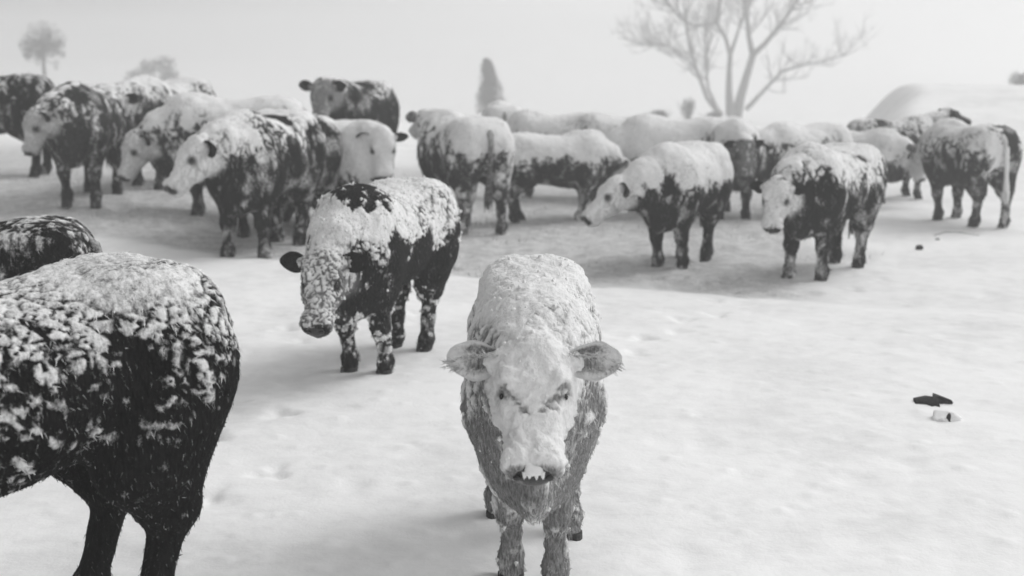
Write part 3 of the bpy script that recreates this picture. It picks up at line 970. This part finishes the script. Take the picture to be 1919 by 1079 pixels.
cow('black steer looking over the backs, dark ears raised above a grey face', 668, 350, 198, 250,
    seed=27, coat=0.012, poll=(0.86, 0.05, 1.24), yaw=14, pitch=58, fat=1.05, snow=dict(top=0.9, z0=1.15, w=0.12, cell=14, low=0.02, head=0.4), earsnow=0.0, droop=-0.15, face=0.25, hs=0.92, bl=0.72)
cow('round snowy cow facing us with a blank white face and small dark ears', 664, 424, 200, -66,
    seed=28, coat=0.03, hs=1.0, poll=(0.80, 0.10, 1.14), yaw=-14, pitch=72, fat=1.05, snow=dict(top=1.25, z0=0.65, w=0.2, up=0.1, cell=14, low=0.3, head=1.2), earsnow=0.0, droop=0.3)
cow('little snow covered calf pressed against the round white faced cow', 652, 428, 116, 165, category='calf',
    seed=29, coat=0.05, poll=(0.88, 0.1, 0.9), pitch=60, snow=dict(top=1.15, z0=0.6, w=0.25, cell=14, low=0.2, head=1.0))

# --- middle
cow('dim snowy cow turned away with a dark flank and pale hind legs', 868, 426, 214, 116,
    seed=31, coat=0.03, poll=(0.92, 0.05, 1.22), pitch=25, legs=(0, 0, 0.1, -0.12), snow=dict(top=1.05, z0=0.88, w=0.18, cell=14, low=0.1, hind=0.45, legs=0.45), hs=0.85)
cow('farthest snowed-over cow, only a hump showing below the small fir', 940, 330, 138, 95,
    seed=32, coat=0.06, poll=(0.95, 0.0, 0.9), snow=dict(top=1.3, z0=0.7, w=0.2, cell=14, low=0.3))
cow('long snowy cow in full profile with dark belly and one white leg', 1036, 412, 168, 6,
    seed=33, coat=0.02, bl=0.95, poll=(1.02, -0.05, 0.80), pitch=60, legs=(0.0, -0.1, 0.12, 0.0), snow=dict(top=1.25, z0=0.86, w=0.16, up=0.3, cell=14, low=0.08, legs=0.25, soft=0.6))
cow('rounded snowy back just behind the long cow in profile', 1042, 368, 160, 176,
    seed=34, coat=0.04, poll=(1.0, 0.0, 0.8), snow=dict(top=1.2, z0=0.75, w=0.2, cell=14, low=0.2))
cow('greyish snowy back between the long cow and the broad white back', 1166, 372, 160, 186,
    seed=35, coat=0.04, poll=(1.0, 0.0, 0.8), snow=dict(top=1.1, z0=0.78, w=0.2, cell=14, low=0.2))
cow('broad white backed cow towering behind the pale steer in profile', 1266, 400, 184, 183,
    seed=36, coat=0.03, poll=(1.0, 0.0, 0.85), fat=1.05, snow=dict(top=1.3, z0=0.7, w=0.2, up=0.1, cell=14, low=0.2))
cow('pale steer with long snowy head in profile and black brisket', 1275, 492, 228, 242,
    voxel=0.018, seed=37, coat=0.014, bl=0.82, hs=0.98, poll=(0.90, -0.34, 0.92), yaw=-48, pitch=40, legs=(-0.10, -0.1, 0.08, 0.1), spread=0.8,
    snow=dict(top=1.25, z0=0.84, w=0.16, up=0.15, cell=13, low=0.03, legs=0.30, head=0.95, zs=0.5), earsnow=0.4, droop=0.3)
cow('steer facing us on black forelegs, snow cap over a grey face', 1356, 404, 184, -84,
    seed=38, coat=0.014, poll=(0.84, 0.0, 1.02), yaw=10, pitch=72, facew=0.4, face=0.3, snow=dict(top=1.2, z0=0.95, w=0.15, cell=14, low=0.02, legs=0.1, head=0.45), earsnow=0.0, hs=0.9)
cow('snow backed steer with white blaze, dark nostrils and two dark ears', 1500, 398, 170, 212,
    seed=39, coat=0.025, poll=(0.98, 0.02, 0.98), yaw=42, pitch=62, snow=dict(top=1.2, z0=0.85, w=0.2, cell=14, low=0.1, head=0.95), earsnow=0.0, droop=0.0)
cow('white faced steer with dark eye patches and black chest, turned three quarters', 1545, 510, 244, 232,
    voxel=0.018, seed=40, coat=0.012, bl=0.84, hs=0.88, poll=(0.94, -0.06, 0.95), yaw=12, pitch=60, legs=(0.0, 0.06, 0.05, -0.08), spread=0.9,
    snow=dict(top=1.05, z0=0.97, w=0.2, cell=12, low=0.05, legs=0.30, head=0.9), earsnow=0.0, droop=0.2)
cow('snowed-in cow with a dark cheek standing behind the black chested white face', 1600, 380, 142, -30,
    seed=41, coat=0.03, poll=(0.98, 0.0, 0.9), yaw=-15, pitch=66, snow=dict(top=1.25, z0=0.75, w=0.2, cell=14, low=0.15, head=0.95, legs=0.25))
cow('dark sided steer at the back near the drift, head raised away from us', 1664, 368, 150, 14,
    seed=42, coat=0.03, poll=(0.98, 0.05, 1.34), pitch=15, facew=0.0, snow=dict(top=0.95, z0=1.0, w=0.2, cell=14, low=0.12, head=0.2), earsnow=0.0,
    bare=[((-0.3, -0.1, 1.15), (0.12, 0.25, 0.16))])
cow('last steer before the drift, dark rump to us and white tail hanging', 1806, 414, 188, 106,
    seed=43, coat=0.03, bl=0.82, poll=(0.95, 0.0, 0.9), pitch=60, legs=(-0.1, 0.0, 0.05, -0.08), snow=dict(top=1.05, z0=0.85, w=0.25, cell=14, low=0.1, legs=0.25, tail=0.9),
    bare=[((-0.52, -0.12, 1.12), (0.25, 0.16, 0.25))], extra=[((-0.66, 0.1, 0.8), (0.2, 0.18, 0.3), 0.5)])

# ------------------------------------------------------------------ trees beyond the herd
def tree_base(px, y):
    x = (px - 959.5) / F_PX * y * ct
    return np.array([x, y, float(terrain(x, y)) - 0.1])

def branch_out(T, p, d, L, r, depth, spread=0.6, up=0.12):
    n = 4
    pts = [p]; rad = [r]
    q = np.array(p, float); d = np.array(d, float)
    for i in range(n):
        d = d + rng.normal(0, 0.10, 3) + np.array([0, 0, up * 0.3])
        d /= np.linalg.norm(d)
        q = q + d * L / n
        pts.append(q.copy()); rad.append(r * (1 - 0.6 * (i + 1) / n))
    T.add(pts, rad, 5 if depth > 1 else 4)
    if depth == 0: return
    for k in range(3 if depth > 1 else 4):
        t = rng.uniform(0.3, 1.0)
        i = min(int(t * n), n - 1)
        b = pts[i] + (pts[i + 1] - pts[i]) * (t * n - i)
        nd = d + rng.normal(0, spread, 3); nd[2] += up; nd /= np.linalg.norm(nd)
        branch_out(T, b, nd, L * rng.uniform(0.45, 0.7), max(r * 0.42, 0.012), depth - 1, spread, up)

# big bare tree with several stems: stems given as offsets (metres) from the foot
Y0 = 100.0
mpp = Y0 * ct / F_PX
root_p = at_depth(1375, 212, Y0)
bt = empty('bare_tree', 'big leafless tree forking low into many frosted limbs', 'tree', root_p)
def off(px, py, dy=0.0): return np.array([(px - 1375) * mpp, dy, (212 - py) * mpp])
limbs = [([(1380, 218, 0), (1388, 180, .2), (1400, 140, .5), (1411, 104, .8)], [0.446, 0.360, 0.288, 0.259]),
         ([(1411, 104, .8), (1404, 70, 1.2), (1402, 30, 1.8), (1392, -20, 2.2), (1388, -90, 2.8)], [0.245, 0.187, 0.158, 0.130, 0.058]),
         ([(1411, 104, .8), (1432, 82, .4), (1458, 45, -.4), (1480, 5, -1.2), (1510, -80, -2.0)], [0.245, 0.194, 0.151, 0.115, 0.043]),
         ([(1368, 216, -.2), (1362, 170, -.6), (1360, 130, -1.0), (1360, 104, -1.2)], [0.360, 0.259, 0.202, 0.180]),
         ([(1360, 104, -1.2), (1350, 75, -1.6), (1330, 45, -2.2), (1334, 0, -2.8), (1325, -70, -3.2)], [0.173, 0.144, 0.115, 0.094, 0.036]),
         ([(1360, 104, -1.2), (1372, 70, -.8), (1388, 25, -.2), (1395, -40, .3)], [0.158, 0.122, 0.101, 0.043]),
         ([(1352, 216, .4), (1328, 185, 1.0), (1308, 130, 1.8), (1297, 92, 2.2), (1288, 40, 2.8), (1282, -50, 3.5)], [0.259, 0.173, 0.144, 0.122, 0.094, 0.036]),
         ([(1330, 45, -2.2), (1290, 52, -2.6), (1262, 40, -3.0), (1236, 10, -3.5), (1210, -50, -4.0)], [0.115, 0.101, 0.086, 0.065, 0.022]),
         ([(1400, 205, .3), (1440, 165, 1.0), (1472, 134, 1.5), (1510, 124, 2.0), (1565, 113, 2.5), (1604, 104, 2.8)], [0.187, 0.144, 0.122, 0.094, 0.050, 0.014]),
         ([(1308, 130, 1.8), (1290, 110, 2.5), (1255, 88, 3.5), (1225, 80, 4.2)], [0.086, 0.065, 0.043, 0.014]),
         ([(1348, 216, -.5), (1320, 165, -1.5), (1310, 120, -2.5), (1306, 60, -3.5), (1310, -30, -4.2)], [0.158, 0.108, 0.086, 0.065, 0.022])]
trunk = Tubes(); twigs = Tubes()
for li, (pts, rad) in enumerate(limbs):
    P3 = [off(*p) for p in pts]
    if li in (0, 3):
        trunk.add(P3, rad, 8)
    else:
        b = Tubes(); b.add(P3, rad, 7); b.build('limb', M_BARK, bt)
    if li in (0, 3): continue
    for k in range(24):
        i = rng.integers(1, len(P3) - 1) if len(P3) > 2 else 0
        t = rng.uniform(0, 1)
        p = P3[i] + (P3[i + 1] - P3[i]) * t
        d = (P3[i + 1] - P3[i]); d /= np.linalg.norm(d)
        d = d + rng.normal(0, 0.55, 3); d /= np.linalg.norm(d)
        branch_out(twigs, p, d, rng.uniform(1.2, 3.0), rng.uniform(0.035, 0.065), 2, 0.6, 0.3)
trunk.build('trunk', M_BARK, bt)
tw = twigs.build('twigs', M_TWIG, bt); tw['kind'] = 'stuff'

def leaf_cloud(centres, n, size, mat, name, parent):
    """many small leaf-sized faces through a crown's volume"""
    per = n // len(centres)
    V = []; Fc = []
    for (c, r) in centres:
        for _ in range(per):
            u = rng.normal(0, 1, 3); u /= np.linalg.norm(u)
            q = np.array(c) + u * np.array(r) * rng.uniform(0.1, 1.0)**0.5
            a = rng.normal(0, 1, 3); a /= np.linalg.norm(a)
            b = np.cross(a, u); b /= np.linalg.norm(b) + 1e-9
            s_ = size * rng.uniform(0.5, 1.3)
            k = len(V)
            V += [q - a * s_, q + b * s_ * .5, q + a * s_, q - b * s_ * .5]
            Fc.append((k, k + 1, k + 2, k + 3))
    o = link(name, mesh_np(name, np.array(V), Fc, mat, smooth=False), parent)
    return o

# fir
fb = at_depth(925, 212, 95.0)
fir = empty('fir_tree', 'small lone conical fir above the herd', 'tree', fb)
T = Tubes(); T.add([(0, 0, -.3), (-0.2, 0, 2.0), (-0.5, 0, 4.1)], [0.12, 0.08, 0.015], 6); T.build('trunk', M_BARK, fir)
T = Tubes()
V = []; Fc = []
for k in range(26):
    h = 0.4 + 3.6 * k / 26
    rr = 1.35 * (1 - (h / 4.3))**0.8 + 0.08
    for j in range(14):
        a = rng.uniform(0, 2 * math.pi)
        c0 = np.array([-0.12 * h, 0, h]); L = rr * rng.uniform(0.7, 1.1)
        d = np.array([math.cos(a), math.sin(a), -0.35])
        for m_ in range(10):
            t = rng.uniform(0.15, 1)
            q = c0 + d * L * t + rng.normal(0, 0.05, 3)
            e = d + rng.normal(0, 0.5, 3); e /= np.linalg.norm(e)
            b = np.cross(e, [0.1, 0.2, 1]); b /= np.linalg.norm(b)
            kk = len(V); s_ = 0.2
            V += [q - e * s_, q + b * s_ * .35, q + e * s_, q - b * s_ * .35]; Fc.append((kk, kk + 1, kk + 2, kk + 3))
link('crown', mesh_np('crown', np.array(V), Fc, M_NEEDLE, smooth=False), fir)

# round tree and bush in the storm on the left
b = at_depth(86, 200, 100.0)
t1 = empty('round_tree', 'blurred round headed tree on a thin trunk standing alone in the storm', 'tree', b)
T = Tubes(); T.add([(0, 0, -.5), (0.05, 0, 2.2), (0.0, 0.1, 4.4), (0.2, 0, 5.8)], [0.20, 0.16, 0.12, 0.04], 7)
tips = []
for k in range(34):
    d = rng.normal(0, 1, 3); d[2] = d[2] * .55 + .25; d /= np.linalg.norm(d)
    b0 = np.array([0, .1, rng.uniform(3.6, 5.2)]); m0 = b0 + d * rng.uniform(.5, .9) + rng.normal(0, .12, 3)
    e0 = b0 + d * np.array([1.35, 1.35, 1.0]) * rng.uniform(.8, 1.5)
    T.add([b0, m0, e0], [0.06, 0.035, 0.008], 5)
    tips.append((tuple(e0 * .8 + m0 * .2), tuple(rng.uniform(.25, .55, 3))))
    for q in range(3):
        T.add([m0, m0 + (e0 - m0) * .6 + rng.normal(0, .3, 3)], [0.022, 0.004], 4)
T.build('trunk', M_BARK, t1)
leaf_cloud(tips * 2 + [((0.1, 0.1, 5.1), (1.75, 1.6, 1.45))] * 50, 3600, 0.075, M_LEAF, 'crown', t1)
b = at_depth(288, 205, 110.0)
t2 = empty('low_tree', 'faint low spreading tree top behind the grey frosted steer', 'tree', b)
T = Tubes()
for k in range(7):
    T.add([(0, 0, -.5), (rng.uniform(-.6, .6), rng.uniform(-.6, .6), 1.6), (rng.uniform(-2, 2), rng.uniform(-1, 1), 3.6)], [0.14, 0.09, 0.02], 6)
T.build('trunk', M_BARK, t2)
leaf_cloud([((-1.5, 0, 2.7), (.9, .9, .7)), ((-.3, .2, 3.5), (1.0, 1.0, .8)), ((1.1, -.2, 3.8), (1.1, 1.0, .8)), ((1.4, .1, 2.9), (1., .9, .7))], 1500, 0.12, M_TWIG, 'crown', t2)
b = at_depth(1925, 178, 70.0)
t3 = empty('dark_bush', 'dim dark bush peeping over the crest of the snow drift', 'bush', b)
T = Tubes()
for k in range(8):
    T.add([(0, 0, -.5), (rng.uniform(-.5, .5), rng.uniform(-.4, .4), .6), (rng.uniform(-.9, .9), rng.uniform(-.6, .6), 1.3)], [0.06, 0.04, 0.01], 5)
T.build('stems', M_BARK, t3)
leaf_cloud([((-.5, 0, .8), (.6, .6, .4)), ((.4, .1, 1.0), (.8, .6, .5)), ((.9, .1, .7), (.5, .6, .4))], 1200, 0.08, M_NEEDLE, 'foliage', t3)
for i, (px, py, w, lab) in enumerate(((1235, 214, 1.1, 'low dark sagebrush clump left of the bare tree foot'), (1290, 190, 0.9, 'taller wispy brush just beside the bare tree stems'), (1338, 216, 1.0, 'small dark brush right under the forking trunk'))):
    b = at_depth(px, 226, 70.0 + 4 * i)
    h = max((226 - py) * 72 / F_PX + .25, .4)
    bu = empty('brush', lab, 'bush', b, group='brush under the bare tree')
    T = Tubes()
    for k in range(26):
        e = np.array([rng.normal(0, w * .35), rng.normal(0, w * .3), h * rng.uniform(.6, 1.1)])
        T.add([(rng.normal(0, .1), rng.normal(0, .1), -.2), e * np.array([.6, .6, .5]) + rng.normal(0, .05, 3), e], [0.025, 0.016, 0.005], 4)
    T.build('stems', M_BARK, bu)
    leaf_cloud([((0, 0, h * .6), (w * .5, w * .4, h * .4))], 420, 0.06, M_NEEDLE, 'foliage', bu)

# ------------------------------------------------------------------ small things lying on the snow
def blade(pts, hw, th, mat, name, loc, label, cat, rz=0.0):
    """an uneven flat chunk: outline in its own plane, thickened and domed"""
    n = len(pts)
    P_ = np.array(pts, float)
    c = P_.mean(0)
    V = []; Fc = []
    rings = [(1.0, 0.0), (1.04, th * .5), (0.8, th), (0.4, th * 1.25)]
    for s_, z in rings:
        for p in P_:
            q = c + (p - c) * s_
            V.append((q[0], q[1], z + rng.normal(0, th * .12)))
    V.append((c[0], c[1], th * 1.3))
    for k in range(len(rings) - 1):
        for i in range(n):
            a, b = k * n + i, k * n + (i + 1) % n
            Fc.append((a, b, b + n, a + n))
    k = (len(rings) - 1) * n
    for i in range(n): Fc.append((k + i, k + (i + 1) % n, len(V) - 1))
    o = link(name, mesh_np(name, np.array(V), Fc, mat))
    o.location = loc; o.rotation_euler = (0, 0, rz)
    o['label'] = label; o['category'] = cat
    return o
g = ground_at(1750, 757)
k = g[1] / F_PX            # metres per pixel across; along the ground rows are stretched
m_ = 1.0 / (1 / k)
sy = 2.6
def gp(dx, dy): return (dx * k, dy * k * sy)
outline = [gp(-38, -4), gp(-32, 9), gp(-15, 9), gp(0, 5), gp(7, 12), gp(13, 19), (gp(26, 12)), gp(37, 5), gp(36, 0), gp(22, 2), gp(9, 0), gp(2, -11), gp(-4, -8), gp(-12, -10), gp(-18, -4)]
blade(outline, 0, 0.035, M_CLOD, 'frozen_clod', (g[0], g[1], g[2] - 0.005), 'black wing shaped scrap lying alone on the open snow', 'clod')
g2 = ground_at(1776, 789)
lump = empty('snow_lump', 'small snow capped lump with a dark hollow beside the black scrap', 'lump', (g2[0], g2[1], g2[2] - 0.01))
LV, LF = uv_ball((0, 0.03, 0.012), (0.085, 0.07, 0.045), 12, 18)
LV = LV + 0.022 * np.stack([vnoise(LV * 25, 1), vnoise(LV * 25, 2), vnoise(LV * 25, 3)], 1)
link('snow_cap', mesh_np('snow_cap', LV, LF, M_SNOWLUMP), lump)
LV, LF = uv_ball((-0.002, -0.022, 0.03), (0.013, 0.012, 0.034), 8, 10)
LV = LV + 0.004 * np.stack([vnoise(LV * 60, 1), vnoise(LV * 60, 2), vnoise(LV * 60, 3)], 1)
link('stub', mesh_np('stub', LV, LF, M_CLOD), lump)
for px, py, r, lab in ((1723, 466, 0.034, 'small dark dung clod on the snow below the last steer'), (1757, 450, 0.022, 'paler little clod a step behind the dark dung clod')):
    g = ground_at(px, py)
    LV, LF = uv_ball((0, 0, r * .6), (r * 1.2, r, r * .9), 8, 12)
    LV = LV + 0.3 * r * np.stack([vnoise(LV * 40 + px, 1), vnoise(LV * 40, 2), vnoise(LV * 40, 3)], 1)
    o = link('dung_clod', mesh_np('dung_clod', LV, LF, M_CLOD if r > .03 else M_STALK))
    o.location = (g[0], g[1], g[2] - r * 0.35); o['label'] = lab; o['category'] = 'clod'
g = ground_at(1790, 441)
T = Tubes()
T.add([(-0.25, 0, 0.0), (-0.1, 0.03, 0.035), (0.05, 0.05, 0.03), (0.28, 0.0, 0.0)], [0.004, 0.007, 0.006, 0.003], 6)
o = T.build('stick', M_STALK); o.location = g
o['label'] = 'thin bent stick half buried at the feet of the last steer'; o['category'] = 'stick'

# stubble and straw poking through the trampled snow
n_ = 9000
gx = rng.uniform(-7.5, 5.0, n_); gy = 10.5 + 13.0 * rng.uniform(0, 1, n_)**1.3
keep_ = (trampled(gx, gy) > rng.uniform(0.2, 1.0, n_)) & (fbm(np.stack([gx * .8, gy * .8, gx * 0], 1), 71, 3) > -0.05)
gx, gy = gx[keep_], gy[keep_]; n_ = len(gx)
gz = terrain(gx, gy) - 0.03
B0 = np.stack([gx, gy, gz], 1)
dv = np.stack([rng.normal(0, .5, n_), rng.normal(0, .5, n_), np.ones(n_)], 1)
dv /= np.linalg.norm(dv, axis=1, keepdims=True)
Ls = rng.uniform(0.05, 0.13, n_)[:, None]; ws = rng.uniform(0.002, 0.005, n_)[:, None]
sdw = np.stack([np.cos(gx * 40), np.sin(gx * 40), np.zeros(n_)], 1)
SV = np.concatenate([B0 - sdw * ws, B0 + sdw * ws, B0 + dv * Ls])
ii = np.arange(n_)
so = link('grass_stubble', mesh_np('grass_stubble', SV, np.stack([ii, ii + n_, ii + 2 * n_], 1), M_STALK, smooth=False))
so['kind'] = 'stuff'; so['label'] = 'sparse grass stubble poking through trampled snow'

# ------------------------------------------------------------------ blowing snow in the air
hz = bpy.data.meshes.new('haze')
x0, x1, y0, y1, z0, z1 = -640, 640, -640, 640, -8.0, 14.0
hz.from_pydata([(x0, y0, z0), (x1, y0, z0), (x1, y1, z0), (x0, y1, z0), (x0, y0, z1), (x1, y0, z1), (x1, y1, z1), (x0, y1, z1)], [],
               [(3, 2, 1, 0), (4, 5, 6, 7), (0, 1, 5, 4), (1, 2, 6, 5), (2, 3, 7, 6), (3, 0, 4, 7)])
hm = bpy.data.materials.new('blowing_snow')
hm.use_nodes = True
hm.node_tree.nodes.clear()
pv = hm.node_tree.nodes.new('ShaderNodeVolumePrincipled')
pv.inputs['Color'].default_value = (0.97, 0.97, 0.97, 1)
pv.inputs['Density'].default_value = 0.0065
pv.inputs['Anisotropy'].default_value = 0.6
ho = hm.node_tree.nodes.new('ShaderNodeOutputMaterial')
hm.node_tree.links.new(pv.outputs[0], ho.inputs['Volume'])
hz.materials.append(hm)
if not os.environ.get('NO_HAZE'):
    h = link('haze', hz)
    h['kind'] = 'stuff'
